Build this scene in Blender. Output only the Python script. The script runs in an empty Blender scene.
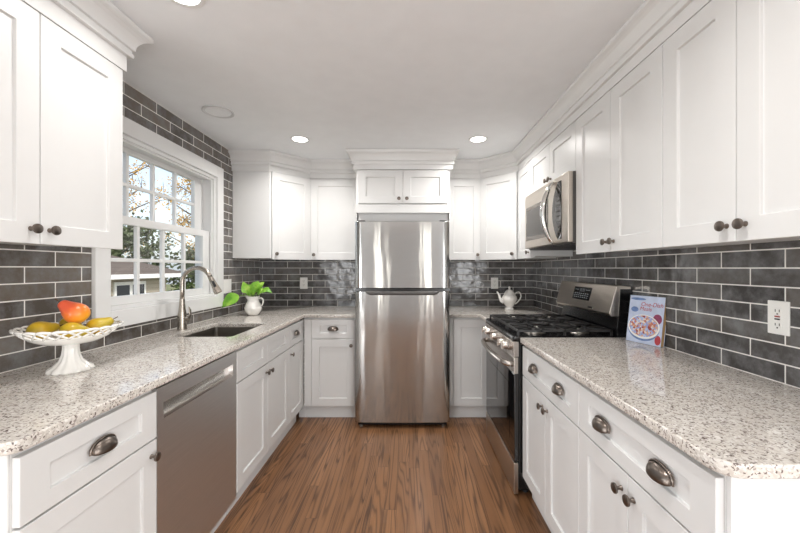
import bpy, bmesh, math, random
from mathutils import Vector, Matrix
random.seed(7)
PI = math.pi
S = bpy.context.scene
COL = S.collection

# ------------------------------------------------------------------ camera
cam_d = bpy.data.cameras.new('camera'); cam = bpy.data.objects.new('camera', cam_d); COL.objects.link(cam)
cam.location = (0, 0, 1.312); cam.rotation_euler = (PI/2, 0, 0)
cam_d.sensor_width = 36; cam_d.lens = 360/800*36
cam_d.shift_x = -9/800; cam_d.shift_y = 1.5/800
cam_d.clip_start = .05; cam_d.clip_end = 200
S.camera = cam

# ------------------------------------------------------------------ world, sun, fill lamps, exposure
W = bpy.data.worlds.new('sky'); S.world = W; W.use_nodes = True
wn = W.node_tree; wn.nodes.clear()
sky = wn.nodes.new('ShaderNodeTexSky'); sky.sky_type = 'NISHITA'; sky.sun_disc = False
sky.sun_elevation = math.radians(38); sky.sun_rotation = math.radians(110); sky.air_density = 1.0; sky.dust_density = 2.5
mixw = wn.nodes.new('ShaderNodeMix'); mixw.data_type = 'RGBA'; mixw.inputs[0].default_value = .35
mixw.inputs[7].default_value = (1.9, 2.1, 2.3, 1)
sc_ = wn.nodes.new('ShaderNodeVectorMath'); sc_.operation = 'SCALE'; sc_.inputs[3].default_value = .28
bg = wn.nodes.new('ShaderNodeBackground'); bg.inputs[1].default_value = .6
wo = wn.nodes.new('ShaderNodeOutputWorld')
wn.links.new(sky.outputs[0], sc_.inputs[0]); wn.links.new(sc_.outputs[0], mixw.inputs[6])
wn.links.new(mixw.outputs[2], bg.inputs[0]); wn.links.new(bg.outputs[0], wo.inputs[0])

def light(name, kind, loc, rot, power, color=(1, 1, 1), **kw):
    d = bpy.data.lights.new(name, kind); d.energy = power; d.color = color
    for k, v in kw.items(): setattr(d, k, v)
    o = bpy.data.objects.new(name, d); COL.objects.link(o); o.location = loc; o.rotation_euler = rot
    return o
light('sun', 'SUN', (5, 0, 9), (math.radians(52), 0, math.radians(62)), 1.7, (1, .93, .84), angle=.01)
# fill lamps added behind the camera, in made-up openings of the adjoining room
light('fill_side_west', 'AREA', (-3.5, -1.3, 1.0), (0, -PI/2, 0), 40, (.98, .99, 1), shape='RECTANGLE', size=1.6, size_y=2.2)
light('fill_side_east', 'AREA', (3.2, -1.3, 1.0), (0, PI/2, 0), 40, (.98, .99, 1), shape='RECTANGLE', size=1.6, size_y=2.2)
light('fill_front_west', 'AREA', (-2.4, -3.3, .85), (PI/2, 0, 0), 48, (.98, .99, 1), shape='RECTANGLE', size=1.3, size_y=1.5)
light('fill_front_east', 'AREA', (2.1, -3.3, .85), (PI/2, 0, 0), 48, (.98, .99, 1), shape='RECTANGLE', size=1.3, size_y=1.5)
light('streak_lamp_west', 'AREA', (-.98, -3.3, 1.3), (PI/2, 0, 0), 3.6, (1, .93, .84), shape='RECTANGLE', size=.24, size_y=1.9)  # unseen narrow pair, added to put vertical streaks on the refrigerator doors
light('streak_lamp_east', 'AREA', (.73, -3.3, 1.3), (PI/2, 0, 0), 3.6, (1, .93, .84), shape='RECTANGLE', size=.24, size_y=1.9)
LAMP_W = 6.2
S.view_settings.view_transform = 'Standard'; S.view_settings.look = 'None'
S.view_settings.exposure = 0.54; S.view_settings.gamma = 1.0; S.view_settings.use_curve_mapping = False

# ------------------------------------------------------------------ dimensions
XL, XR, YB, ZC = -1.545, 1.29, 3.74, 2.325
YF = -3.2
CT, CB = .914, .884          # worktop top and underside
EDGE_L, EDGE_R = -.90, .637   # worktop front edges

# ------------------------------------------------------------------ materials
def lin(c): return tuple((x/12.92 if x <= .04045 else ((x+.055)/1.055)**2.4) for x in [v/255 for v in c])
class NT:
    def __init__(s, name):
        s.m = bpy.data.materials.new(name); s.m.use_nodes = True; s.t = s.m.node_tree
        s.b = s.t.nodes['Principled BSDF']
    def n(s, typ, **kw):
        o = s.t.nodes.new(typ)
        for k, v in kw.items(): setattr(o, k, v)
        return o
    def l(s, a, b): s.t.links.new(a, b)
    def set(s, o, i, v):
        if hasattr(v, 'is_output') or isinstance(v, bpy.types.NodeSocket): s.l(v, o.inputs[i])
        else: o.inputs[i].default_value = v
    def math(s, op, a, b=0.0, c=None, clamp=False):
        o = s.n('ShaderNodeMath', operation=op, use_clamp=clamp); s.set(o, 0, a); s.set(o, 1, b)
        if c is not None: s.set(o, 2, c)
        return o.outputs[0]
    def pos(s):
        g = s.n('ShaderNodeNewGeometry'); x = s.n('ShaderNodeSeparateXYZ'); s.l(g.outputs['Position'], x.inputs[0]); return x.outputs
    def objc(s):
        g = s.n('ShaderNodeTexCoord'); return g.outputs['Object']
    def comb(s, x, y, z=0.0):
        o = s.n('ShaderNodeCombineXYZ'); s.set(o, 0, x); s.set(o, 1, y); s.set(o, 2, z); return o.outputs[0]
    def noise(s, vec, scale, detail=2.0, rough=.5, out=0):
        o = s.n('ShaderNodeTexNoise'); s.l(vec, o.inputs['Vector']); o.inputs['Scale'].default_value = scale
        o.inputs['Detail'].default_value = detail; o.inputs['Roughness'].default_value = rough; return o.outputs[out]
    def ramp(s, fac, stops, interp='LINEAR'):
        o = s.n('ShaderNodeValToRGB'); e = o.color_ramp; e.interpolation = interp
        while len(e.elements) < len(stops): e.elements.new(.5)
        for k, (p, c) in enumerate(stops): e.elements[k].position = p; e.elements[k].color = tuple(c)+(1,) if len(c) == 3 else c
        s.l(fac, o.inputs[0]); return o.outputs[0]
    def mix(s, f, a, b, blend='MIX'):
        o = s.n('ShaderNodeMix', data_type='RGBA', blend_type=blend); s.set(o, 0, f)
        s.set(o, 6, a if isinstance(a, bpy.types.NodeSocket) else tuple(a)+(1,)); s.set(o, 7, b if isinstance(b, bpy.types.NodeSocket) else tuple(b)+(1,))
        return o.outputs[2]
    def bump(s, h, strength=.3, dist=.002, normal=None):
        o = s.n('ShaderNodeBump'); o.inputs['Strength'].default_value = strength; o.inputs['Distance'].default_value = dist
        s.l(h, o.inputs['Height'])
        if normal is not None: s.l(normal, o.inputs['Normal'])
        return o.outputs[0]

def simple(name, rgb, rough=.5, metal=0.0, nscale=0, nstr=.05, coat=0, var=0.03, emit=None, es=1.0, spec=.5):
    """plain material with a slight procedural tone variation"""
    t = NT(name); c = lin(rgb)
    if var:
        f = t.noise(t.objc(), nscale or 9, 3)
        t.l(t.ramp(f, [(.3, tuple(x*(1-var) for x in c)), (.7, tuple(min(1, x*(1+var)) for x in c))]), t.b.inputs['Base Color'])
    else: t.b.inputs['Base Color'].default_value = c+(1,)
    t.b.inputs['Roughness'].default_value = rough; t.b.inputs['Metallic'].default_value = metal
    t.b.inputs['Coat Weight'].default_value = coat; t.b.inputs['Specular IOR Level'].default_value = spec
    if emit: t.b.inputs['Emission Color'].default_value = lin(emit)+(1,); t.b.inputs['Emission Strength'].default_value = es
    return t.m

def tile_mat(name, axis, off, bw=.2525, rh=.0663, flip=False, lift=(0, 0, 0)):
    t = NT(name); p = t.pos()
    u = t.math('SUBTRACT', p[axis], off)
    if flip: u = t.math('ADD', u, t.math('MULTIPLY', t.math('GREATER_THAN', p[2], 2.122), bw/2))
    v = t.math('SUBTRACT', p[2], .914)
    br = t.n('ShaderNodeTexBrick'); t.l(t.comb(u, v), br.inputs['Vector'])
    br.offset = .5; br.offset_frequency = 2; br.squash = 1
    for k, val in (('Scale', 1), ('Mortar Size', .0027), ('Mortar Smooth', .25), ('Bias', 0), ('Brick Width', bw), ('Row Height', rh)):
        br.inputs[k].default_value = val
    br.inputs['Color1'].default_value = (0, 0, 0, 1); br.inputs['Color2'].default_value = (1, 1, 1, 1); br.inputs['Mortar'].default_value = (.5, .5, .5, 1)
    geo = t.n('ShaderNodeNewGeometry').outputs['Position']
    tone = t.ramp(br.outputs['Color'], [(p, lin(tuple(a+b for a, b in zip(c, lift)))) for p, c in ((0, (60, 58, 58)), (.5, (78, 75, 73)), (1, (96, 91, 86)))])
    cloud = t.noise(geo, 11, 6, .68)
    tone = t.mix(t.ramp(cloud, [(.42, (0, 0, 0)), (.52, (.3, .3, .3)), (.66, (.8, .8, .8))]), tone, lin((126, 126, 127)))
    t.l(t.mix(br.outputs['Fac'], tone, lin((238, 235, 230))), t.b.inputs['Base Color'])
    t.l(t.math('ADD', t.math('MULTIPLY', br.outputs['Fac'], .6), .15), t.b.inputs['Roughness'])
    wav = t.noise(geo, 9, 2, .5)
    h1 = t.math('MULTIPLY', wav, 1.0)
    n1 = t.bump(h1, .5, .010)
    n2 = t.bump(t.math('SUBTRACT', 1.0, br.outputs['Fac']), .6, .0025, n1)
    t.l(n2, t.b.inputs['Normal'])
    t.b.inputs['Specular IOR Level'].default_value = .6
    return t.m

def granite():
    t = NT('granite'); g = t.n('ShaderNodeNewGeometry').outputs['Position']
    warp = t.n('ShaderNodeVectorMath', operation='MULTIPLY_ADD'); 
    t.l(t.noise(g, 60, 2, .5, 1), warp.inputs[0]); warp.inputs[1].default_value = (.016, .016, .016); t.l(g, warp.inputs[2])
    def vor(scale):
        o = t.n('ShaderNodeTexVoronoi'); t.l(warp.outputs[0], o.inputs['Vector']); o.inputs['Scale'].default_value = scale
        s_ = t.n('ShaderNodeSeparateColor'); t.l(o.outputs['Color'], s_.inputs[0]); return s_.outputs
    a = vor(190); b = vor(250)
    base = t.ramp(a[0], [(0, lin((214, 209, 202))), (.3, lin((203, 197, 189))), (.55, lin((222, 218, 212))), (.80, lin((188, 181, 174))), (.88, lin((234, 231, 226)))], 'CONSTANT')
    big = t.noise(g, 11, 4, .6)
    base = t.mix(t.ramp(big, [(.35, (0, 0, 0)), (.7, (.4, .4, .4))]), base, lin((203, 193, 181)))
    dark = t.ramp(b[1], [(0, (1, 1, 1)), (.075, (0, 0, 0))], 'CONSTANT')
    mid = t.ramp(a[2], [(0, (1, 1, 1)), (.09, (0, 0, 0))], 'CONSTANT')
    c = t.mix(mid, base, lin((158, 148, 142)))
    c = t.mix(dark, c, lin((112, 100, 95)))
    t.l(c, t.b.inputs['Base Color'])
    t.b.inputs['Roughness'].default_value = .09; t.b.inputs['Specular IOR Level'].default_value = .6
    return t.m

def oak():
    t = NT('oak_floor'); p = t.pos(); W_ = .068
    row = t.math('FLOOR', t.math('DIVIDE', p[0], W_))
    w1 = t.n('ShaderNodeTexWhiteNoise', noise_dimensions='1D'); t.l(row, w1.inputs['W'])
    along = t.math('ADD', t.math('DIVIDE', p[1], 1.35), t.math('MULTIPLY', w1.outputs[0], 7.3))
    idx = t.math('FLOOR', along)
    w2 = t.n('ShaderNodeTexWhiteNoise', noise_dimensions='2D'); t.l(t.comb(row, idx), w2.inputs['Vector'])
    sp = t.n('ShaderNodeSeparateColor'); t.l(w2.outputs['Color'], sp.inputs[0]); r1, r2, r3 = sp.outputs[0], sp.outputs[1], sp.outputs[2]
    # cathedral grain: contour lines of a stretched noise, different on each board
    gx = t.math('ADD', t.math('MULTIPLY', p[0], 15.0), t.math('MULTIPLY', r1, 60)); gy = t.math('ADD', t.math('MULTIPLY', p[1], .75), t.math('MULTIPLY', r2, 40))
    n = t.noise(t.comb(gx, gy, t.math('MULTIPLY', r3, 9)), .9, 1.7, .42)
    band = t.math('FRACT', t.math('MULTIPLY', n, t.math('ADD', 8.0, t.math('MULTIPLY', r1, 8.0))))
    grain = t.ramp(band, [(0, (0, 0, 0)), (.10, (.08, .08, .08)), (.26, (.8, .8, .8)), (.5, (1, 1, 1)), (.88, (.72, .72, .72)), (1, (0, 0, 0))])
    grain = t.math('SUBTRACT', 1.0, t.math('MULTIPLY', t.math('SUBTRACT', 1.0, grain), t.math('ADD', .62, t.math('MULTIPLY', r3, .38))))
    pore = t.noise(t.comb(t.math('MULTIPLY', p[0], 330), t.math('MULTIPLY', p[1], 9)), 1, 2, .6)
    c1 = t.mix(grain, lin((50, 30, 17)), lin((154, 111, 76)))
    c2 = t.mix(.15, c1, t.ramp(pore, [(.3, lin((88, 58, 38))), (.6, lin((168, 124, 90)))]))
    c3 = t.mix(t.math('MULTIPLY', r2, .5), c2, lin((86, 54, 30)))
    fx = t.math('FRACT', t.math('DIVIDE', p[0], W_)); ex = t.math('LESS_THAN', t.math('MINIMUM', fx, t.math('SUBTRACT', 1.0, fx)), .014)
    fy = t.math('FRACT', along); ey = t.math('LESS_THAN', fy, .0014)
    seam = t.math('MAXIMUM', ex, ey)
    t.l(t.mix(t.math('MULTIPLY', seam, .75), c3, lin((50, 31, 20))), t.b.inputs['Base Color'])
    t.l(t.math('SUBTRACT', .36, t.math('MULTIPLY', grain, .08)), t.b.inputs['Roughness'])
    t.l(t.bump(t.math('SUBTRACT', grain, t.math('MULTIPLY', seam, 2.0)), .12, .001), t.b.inputs['Normal'])
    return t.m

def steel(name, rgb, rough=.24, streak=0.0, aniso=0.0, wave=0.0):
    t = NT(name); oc = t.objc(); sx = t.n('ShaderNodeSeparateXYZ'); t.l(oc, sx.inputs[0])
    f = t.noise(t.comb(t.math('MULTIPLY', sx.outputs[0], 4), t.math('MULTIPLY', sx.outputs[1], 4), t.math('MULTIPLY', sx.outputs[2], 260)), 1, 2)
    c = lin(rgb)
    t.l(t.ramp(f, [(.3, tuple(x*.96 for x in c)), (.7, tuple(min(1, x*1.04) for x in c))]), t.b.inputs['Base Color'])
    t.b.inputs['Metallic'].default_value = 1; t.b.inputs['Roughness'].default_value = rough
    if aniso:
        t.b.inputs['Anisotropic'].default_value = aniso
        tg = t.n('ShaderNodeTangent', direction_type='RADIAL', axis='Z'); t.l(tg.outputs[0], t.b.inputs['Tangent']); t.b.inputs['Anisotropic Rotation'].default_value = .25
    if wave:
        w = t.noise(t.comb(t.math('MULTIPLY', sx.outputs[0], 9), 0.0, t.math('MULTIPLY', sx.outputs[2], 1.6)), 1, 1.5)
        t.l(t.bump(w, .5, wave), t.b.inputs['Normal'])
    return t.m

M = {}
M['cab'] = simple('white_painted_wood', (221, 221, 220), .33, var=.01)
M['trim'] = simple('white_trim_paint', (227, 227, 226), .38, var=.01)
M['ceil'] = simple('ceiling_paint', (240, 242, 244), .8, var=.015)
M['wall'] = simple('wall_paint', (206, 207, 208), .8, var=.02)
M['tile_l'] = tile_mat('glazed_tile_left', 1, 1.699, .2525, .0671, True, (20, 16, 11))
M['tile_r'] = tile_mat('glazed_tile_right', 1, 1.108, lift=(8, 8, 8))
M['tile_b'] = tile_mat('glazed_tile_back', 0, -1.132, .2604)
M['granite'] = granite()
M['oak'] = oak()
M['steel'] = steel('brushed_steel', (196, 190, 184), .26)
M['steel_fridge'] = steel('brushed_steel_fridge', (184, 184, 182), .12, aniso=.85, wave=.005)
M['steel_warm'] = steel('brushed_steel_warm', (206, 198, 188), .3)
M['steel_dark'] = steel('brushed_steel_dark', (220, 219, 218), .42, aniso=.3)
M['steel_sink'] = steel('sink_steel', (150, 145, 138), .35)
M['nickel'] = simple('brushed_nickel', (176, 168, 158), .27, 1, var=.03)
M['pewter'] = simple('antique_pewter', (122, 113, 106), .32, 1, var=.12, nscale=60)
M['black'] = simple('black_enamel', (22, 22, 23), .18, var=.02)
M['plastic'] = simple('black_plastic', (38, 38, 40), .45, var=.03)
M['greyp'] = simple('grey_plastic', (88, 86, 84), .4, var=.03)
M['iron'] = simple('cast_iron', (40, 39, 39), .42, var=.12, nscale=80)
M['glassdark'] = simple('black_glass', (14, 14, 16), .04, var=.0, spec=.9)
M['smoke'] = simple('smoked_glass', (96, 88, 80), .08, var=.02, spec=.8)
M['chrome'] = simple('chrome', (225, 224, 222), .08, 1, var=.01)
M['alu'] = simple('burner_aluminium', (186, 182, 176), .35, 1, var=.05)
M['porcelain'] = simple('white_porcelain', (242, 240, 235), .12, var=.01, coat=.4)
M['plate'] = simple('outlet_plastic', (243, 242, 238), .3, var=.01)
M['slot'] = simple('slot_dark', (40, 36, 34), .5, var=0)
M['red'] = simple('reset_red', (150, 45, 40), .4, var=0)
M['display'] = simple('oven_display', (18, 18, 20), .1, var=0)
M['digit'] = simple('display_digits', (150, 154, 156), .4, var=0, emit=(190, 200, 205), es=.12)
M['lamp'] = simple('lamp_diffuser', (255, 252, 246), .5, var=0, emit=(255, 250, 242), es=7)
M['soil'] = simple('potting_soil', (50, 36, 26), .9, var=.2, nscale=120)
M['stem'] = simple('green_stem', (128, 165, 70), .5, var=.08)
M['pearstem'] = simple('brown_stem', (82, 58, 34), .7, var=.1)

def leaf_mat():
    t = NT('pothos_leaf'); f = t.noise(t.objc(), 18, 3)
    t.l(t.ramp(f, [(.3, lin((88, 150, 38))), (.55, lin((136, 190, 58))), (.75, lin((196, 220, 110)))]), t.b.inputs['Base Color'])
    t.b.inputs['Roughness'].default_value = .35; t.b.inputs['Subsurface Weight'].default_value = .0
    return t.m
M['leaf'] = leaf_mat()
def pear_mat(name, a, b, c):
    t = NT(name); oc = t.objc(); sx = t.n('ShaderNodeSeparateXYZ'); t.l(oc, sx.inputs[0])
    f = t.math('ADD', t.math('ADD', t.math('MULTIPLY', t.noise(oc, 14, 3), .6), .2), t.math('MULTIPLY', sx.outputs[2], -9), clamp=True)
    t.l(t.ramp(f, [(.2, lin(a)), (.55, lin(b)), (.9, lin(c))]), t.b.inputs['Base Color'])
    t.b.inputs['Roughness'].default_value = .3; return t.m
M['pear'] = pear_mat('yellow_green_pear_skin', (196, 172, 50), (206, 168, 44), (176, 152, 36))
M['pear_red'] = pear_mat('blushed_pear_skin', (228, 98, 66), (240, 132, 50), (246, 172, 46))
def glass_mat():
    t = NT('window_glass'); t.t.nodes.remove(t.b)
    tr = t.n('ShaderNodeBsdfTransparent'); gl = t.n('ShaderNodeBsdfGlossy'); gl.inputs['Roughness'].default_value = .02
    lw = t.n('ShaderNodeLayerWeight'); lw.inputs[0].default_value = .5; mx = t.n('ShaderNodeMixShader')
    f = t.math('ADD', t.math('MULTIPLY', t.math('POWER', lw.outputs['Facing'], 5.0), .6), .04)
    t.l(f, mx.inputs[0]); t.l(tr.outputs[0], mx.inputs[1]); t.l(gl.outputs[0], mx.inputs[2])
    t.l(mx.outputs[0], t.t.nodes['Material Output'].inputs[0]); return t.m
M['glass'] = glass_mat()

# ------------------------------------------------------------------ mesh helpers
class MB:
    def __init__(s): s.bm = bmesh.new()
    def box(s, x0, x1, y0, y1, z0, z1, mi=0):
        v = [s.bm.verts.new(c) for c in ((x0,y0,z0),(x1,y0,z0),(x1,y1,z0),(x0,y1,z0),(x0,y0,z1),(x1,y0,z1),(x1,y1,z1),(x0,y1,z1))]
        for f in ((0,3,2,1),(4,5,6,7),(0,1,5,4),(1,2,6,5),(2,3,7,6),(3,0,4,7)):
            s.bm.faces.new([v[i] for i in f]).material_index = mi
        return s
    def prism(s, pts, a0, a1, axis='z', mi=0):
        def P(p, a): return {'z': (p[0], p[1], a), 'x': (a, p[0], p[1]), 'y': (p[0], a, p[1])}[axis]
        A = [s.bm.verts.new(P(p, a0)) for p in pts]; B = [s.bm.verts.new(P(p, a1)) for p in pts]; n = len(pts)
        fs = [s.bm.faces.new(A[::-1]), s.bm.faces.new(B)]
        for i in range(n): fs.append(s.bm.faces.new((A[i], A[(i+1) % n], B[(i+1) % n], B[i])))
        for f in fs: f.material_index = mi
        return s
    def lathe(s, prof, c=(0,0,0), seg=28, axis='z', sx=1, sy=1, fn=None, mi=0):
        rings = []
        for r, h in prof:
            if r < 1e-6:
                rings.append([s.bm.verts.new(s._ax(0, 0, h, c, axis))])
            else:
                ring = []
                for k in range(seg):
                    a = 2*PI*k/seg; rr = fn(r, h, a) if fn else r
                    ring.append(s.bm.verts.new(s._ax(rr*math.cos(a)*sx, rr*math.sin(a)*sy, h, c, axis)))
                rings.append(ring)
        for A, B in zip(rings, rings[1:]):
            for k in range(seg):
                if len(A) == 1 and len(B) == 1: break
                k2 = (k+1) % seg
                f = (A[0], B[k], B[k2]) if len(A) == 1 else (A[k], A[k2], B[0]) if len(B) == 1 else (A[k], A[k2], B[k2], B[k])
                try: s.bm.faces.new(f).material_index = mi
                except ValueError: pass
        return s
    def _ax(s, x, y, h, c, axis):
        p = {'z': (x, y, h), 'y': (x, -h, y), 'x': (h, x, y), '-x': (-h, x, y)}[axis]
        return (p[0]+c[0], p[1]+c[1], p[2]+c[2])
    def tube(s, pts, r, seg=10, cap=True, flat=1.0):
        P = [Vector(p) for p in pts]; R = r if isinstance(r, (list, tuple)) else [r]*len(P)
        rings = []; up = None
        for i, p in enumerate(P):
            d = ((P[i+1] if i+1 < len(P) else p) - (P[i-1] if i else p)).normalized()
            if up is None:
                up = Vector((0, 0, 1)) if abs(d.z) < .9 else Vector((1, 0, 0))
            x = d.cross(up).normalized(); up = x.cross(d).normalized()
            rings.append([s.bm.verts.new(p + R[i]*(x*math.cos(a) + up*flat*math.sin(a))) for a in [2*PI*k/seg for k in range(seg)]])
        for A, B in zip(rings, rings[1:]):
            for k in range(seg): s.bm.faces.new((A[k], A[(k+1) % seg], B[(k+1) % seg], B[k]))
        if cap: s.bm.faces.new(rings[0][::-1]); s.bm.faces.new(rings[-1])
        return s
    def sweep(s, path, prof):
        """profile (outward, z) swept along an open plan path; outward is to the right of travel"""
        P = [Vector((p[0], p[1])) for p in path]; n = len(P); rings = []
        N = []
        for a, b in zip(P, P[1:]):
            d = (b-a).normalized(); N.append(Vector((d.y, -d.x)))
        for i in range(n):
            if i == 0: m = N[0]; k = 1
            elif i == n-1: m = N[-1]; k = 1
            else:
                m = (N[i-1]+N[i]).normalized(); k = 1/max(.3, m.dot(N[i]))
            rings.append([s.bm.verts.new((P[i].x+m.x*k*d, P[i].y+m.y*k*d, z)) for d, z in prof])
        q = len(prof)
        for A, B in zip(rings, rings[1:]):
            for k in range(q): s.bm.faces.new((A[k], A[(k+1) % q], B[(k+1) % q], B[k]))
        s.bm.faces.new(rings[0]); s.bm.faces.new(rings[-1][::-1])
        return s
    def shaker(s, x0, x1, z0, z1, rx, rz, y=0, th=.02, rec=.009):
        """frame-and-panel front; front plane at y-th"""
        f = y-th; bm = s.bm
        O = [(x0,z0),(x1,z0),(x1,z1),(x0,z1)]; I = [(x0+rx,z0+rz),(x1-rx,z0+rz),(x1-rx,z1-rz),(x0+rx,z1-rz)]
        e = .0015; J = [(a+(e if k in (0,3) else -e), b+(e if k in (0,1) else -e)) for k, (a, b) in enumerate(I)]
        vb = [bm.verts.new((a, y, b)) for a, b in O]; vo = [bm.verts.new((a, f, b)) for a, b in O]
        vi = [bm.verts.new((a, f, b)) for a, b in I]; vj = [bm.verts.new((a, f+rec, b)) for a, b in J]
        for k in range(4):
            k2 = (k+1) % 4
            bm.faces.new((vb[k], vb[k2], vo[k2], vo[k])); bm.faces.new((vo[k], vo[k2], vi[k2], vi[k])); bm.faces.new((vi[k], vi[k2], vj[k2], vj[k]))
        bm.faces.new(vj); bm.faces.new(vb[::-1]); return s
    def build(s, name, mat, parent=None, smooth=False, bevel=0, seg=2, sub=0, loc=None, rot=None, solid=0):
        bmesh.ops.recalc_face_normals(s.bm, faces=s.bm.faces)
        me = bpy.data.meshes.new(name); s.bm.to_mesh(me); s.bm.free()
        for m in (mat if isinstance(mat, (list, tuple)) else [mat]): me.materials.append(M[m] if isinstance(m, str) else m)
        o = bpy.data.objects.new(name, me); COL.objects.link(o)
        if parent: o.parent = parent
        if loc: o.location = loc
        if rot: o.rotation_euler = rot
        if smooth:
            for p in me.polygons: p.use_smooth = True
            if smooth != 'all':
                me.set_sharp_from_angle(angle=math.radians(smooth if smooth is not True else 40))
        if solid:
            d = o.modifiers.new('solid', 'SOLIDIFY'); d.thickness = solid; d.offset = 0
        if bevel:
            b = o.modifiers.new('bevel', 'BEVEL'); b.width = bevel; b.segments = seg; b.limit_method = 'ANGLE'; b.angle_limit = math.radians(40); b.harden_normals = False
        if sub:
            d = o.modifiers.new('sub', 'SUBSURF'); d.levels = sub; d.render_levels = sub
        return o

def thing(name, label, cat, loc=(0,0,0), rz=0, group=None):
    o = bpy.data.objects.new(name, None); COL.objects.link(o); o.empty_display_size = .05
    o.location = loc; o.rotation_euler = (0, 0, rz); o['label'] = label; o['category'] = cat
    if group: o['group'] = group
    return o
def tag(o, label, cat, group=None):
    o['label'] = label; o['category'] = cat
    if group: o['group'] = group
    return o
def struct(o): o['kind'] = 'structure'; return o
def dup(root, label, loc=None, rz=None, parent=None):
    r = root.copy(); COL.objects.link(r)
    if parent is not None: r.parent = parent
    if loc is not None: r.location = loc
    if rz is not None: r.rotation_euler = (0, 0, rz)
    if label: r['label'] = label
    for ch in list(root.children): dup(ch, None, parent=r)
    return r

def slab(name, outline, holes, z0, z1, mat, bev=.004, parent=None):
    cu = bpy.data.curves.new(name, 'CURVE'); cu.dimensions = '2D'; cu.fill_mode = 'BOTH'
    for pts in [outline]+holes:
        sp = cu.splines.new('POLY'); sp.points.add(len(pts)-1); sp.use_cyclic_u = True
        for k, p in enumerate(pts): sp.points[k].co = (p[0], p[1], 0, 1)
    cu.extrude = (z1-z0)/2-bev; cu.bevel_depth = bev; cu.bevel_resolution = 2; cu.offset = -bev
    tmp = bpy.data.objects.new('tmp', cu); COL.objects.link(tmp); tmp.location = (0, 0, (z0+z1)/2)
    dg = bpy.context.evaluated_depsgraph_get(); dg.update()
    me = bpy.data.meshes.new_from_object(tmp.evaluated_get(dg)); me.name = name
    me.transform(Matrix.Translation((0, 0, (z0+z1)/2)))
    bpy.data.objects.remove(tmp)
    me.materials.clear(); me.materials.append(M[mat])
    o = bpy.data.objects.new(name, me); COL.objects.link(o)
    if parent: o.parent = parent
    return o
def rounded(pts, radii, n=6):
    out = []; m = len(pts)
    for i, p in enumerate(pts):
        r = radii[i]
        if r <= 0: out.append(p); continue
        P = Vector(p); A = (Vector(pts[i-1])-P).normalized(); B = (Vector(pts[(i+1) % m])-P).normalized()
        for k in range(n+1):
            t = k/n; a = P+A*r; b = P+B*r
            q = a*(1-t)**2 + P*2*t*(1-t) + b*t*t; out.append((q.x, q.y))
    return out

# ------------------------------------------------------------------ the room
AX0, AX1, AY = -3.4, 3.1, .58     # the adjoining room behind the camera
def L_slab(name, z0, z1, mat):
    return struct(MB().prism([(AX0-.15, YF-.15), (AX1+.15, YF-.15), (AX1+.15, AY), (XR+.15, AY), (XR+.15, YB+.15), (XL-.15, YB+.15), (XL-.15, AY), (AX0-.15, AY)], z0, z1).build(name, mat))
L_slab('floor', -.12, 0, 'oak'); L_slab('ceiling', ZC, ZC+.12, 'ceil')
WY0, WY1, WZ0, WZ1 = 1.84, 2.87, 1.09, 2.035
def wall(name, boxes, mats):
    m = MB()
    for b, i in boxes: m.box(*b, mi=i)
    return struct(m.build(name, mats))
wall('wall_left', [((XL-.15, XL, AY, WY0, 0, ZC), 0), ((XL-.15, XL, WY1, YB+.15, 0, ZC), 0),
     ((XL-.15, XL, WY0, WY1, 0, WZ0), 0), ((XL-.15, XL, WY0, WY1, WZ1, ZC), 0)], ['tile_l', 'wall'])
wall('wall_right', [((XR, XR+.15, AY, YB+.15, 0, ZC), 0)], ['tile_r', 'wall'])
wall('wall_back', [((XL, XR, YB, YB+.15, 0, ZC), 0)], ['tile_b'])
SW = (-2.4, -.2, .2, 2.1)  # unseen side openings, added to let the side fill lamps in
wall('wall_near_left', [((AX0, XL-.15, AY-.12, AY, 0, ZC), 0), ((XL-.15, XL, AY-.12, AY, 0, ZC), 0), ((AX0-.15, AX0, YF, SW[0], 0, ZC), 0), ((AX0-.15, AX0, SW[1], AY, 0, ZC), 0), ((AX0-.15, AX0, SW[0], SW[1], 0, SW[2]), 0), ((AX0-.15, AX0, SW[0], SW[1], SW[3], ZC), 0)], ['wall'])
wall('wall_near_right', [((XR, AX1, AY-.12, AY, 0, ZC), 0), ((AX1, AX1+.15, YF, SW[0], 0, ZC), 0), ((AX1, AX1+.15, SW[1], AY, 0, ZC), 0), ((AX1, AX1+.15, SW[0], SW[1], 0, SW[2]), 0), ((AX1, AX1+.15, SW[0], SW[1], SW[3], ZC), 0)], ['wall'])
for k, x in enumerate((AX0, AX1)):
    m = MB(); s_ = 1 if k == 0 else -1; x0, x1 = sorted((x, x+s_*.02))
    m.box(x0, x1, SW[0]-.07, SW[0], SW[2]-.07, SW[3]+.07); m.box(x0, x1, SW[1], SW[1]+.07, SW[2]-.07, SW[3]+.07); m.box(x0, x1, SW[0], SW[1], SW[2]-.07, SW[2]); m.box(x0, x1, SW[0], SW[1], SW[3], SW[3]+.07)
    x0, x1 = sorted((x-s_*.05, x-s_*.02)); m.box(x0, x1, -1.33, -1.27, SW[2], SW[3]); m.box(x0, x1, SW[0], SW[1], 1.12, 1.16)
    struct(m.build('window_%d' % (k+6), 'trim'))  # frame around an added side opening, out of view
OP = [(-3.05, -1.75, .1, 2.1), (-1.10, -.86, .35, 2.2), (.61, .85, .35, 2.2), (1.45, 2.75, .1, 2.1)]  # made-up openings: wide ones for fill lamps, narrow ones for refrigerator streaks
bx, x = [], AX0-.15
for a, b, z0, z1 in OP:
    bx += [((x, a, YF-.15, YF, 0, ZC), 0), ((a, b, YF-.15, YF, 0, z0), 0), ((a, b, YF-.15, YF, z1, ZC), 0)]; x = b
bx.append(((x, AX1+.15, YF-.15, YF, 0, ZC), 0)); wall('wall_front', bx, ['wall'])
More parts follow.
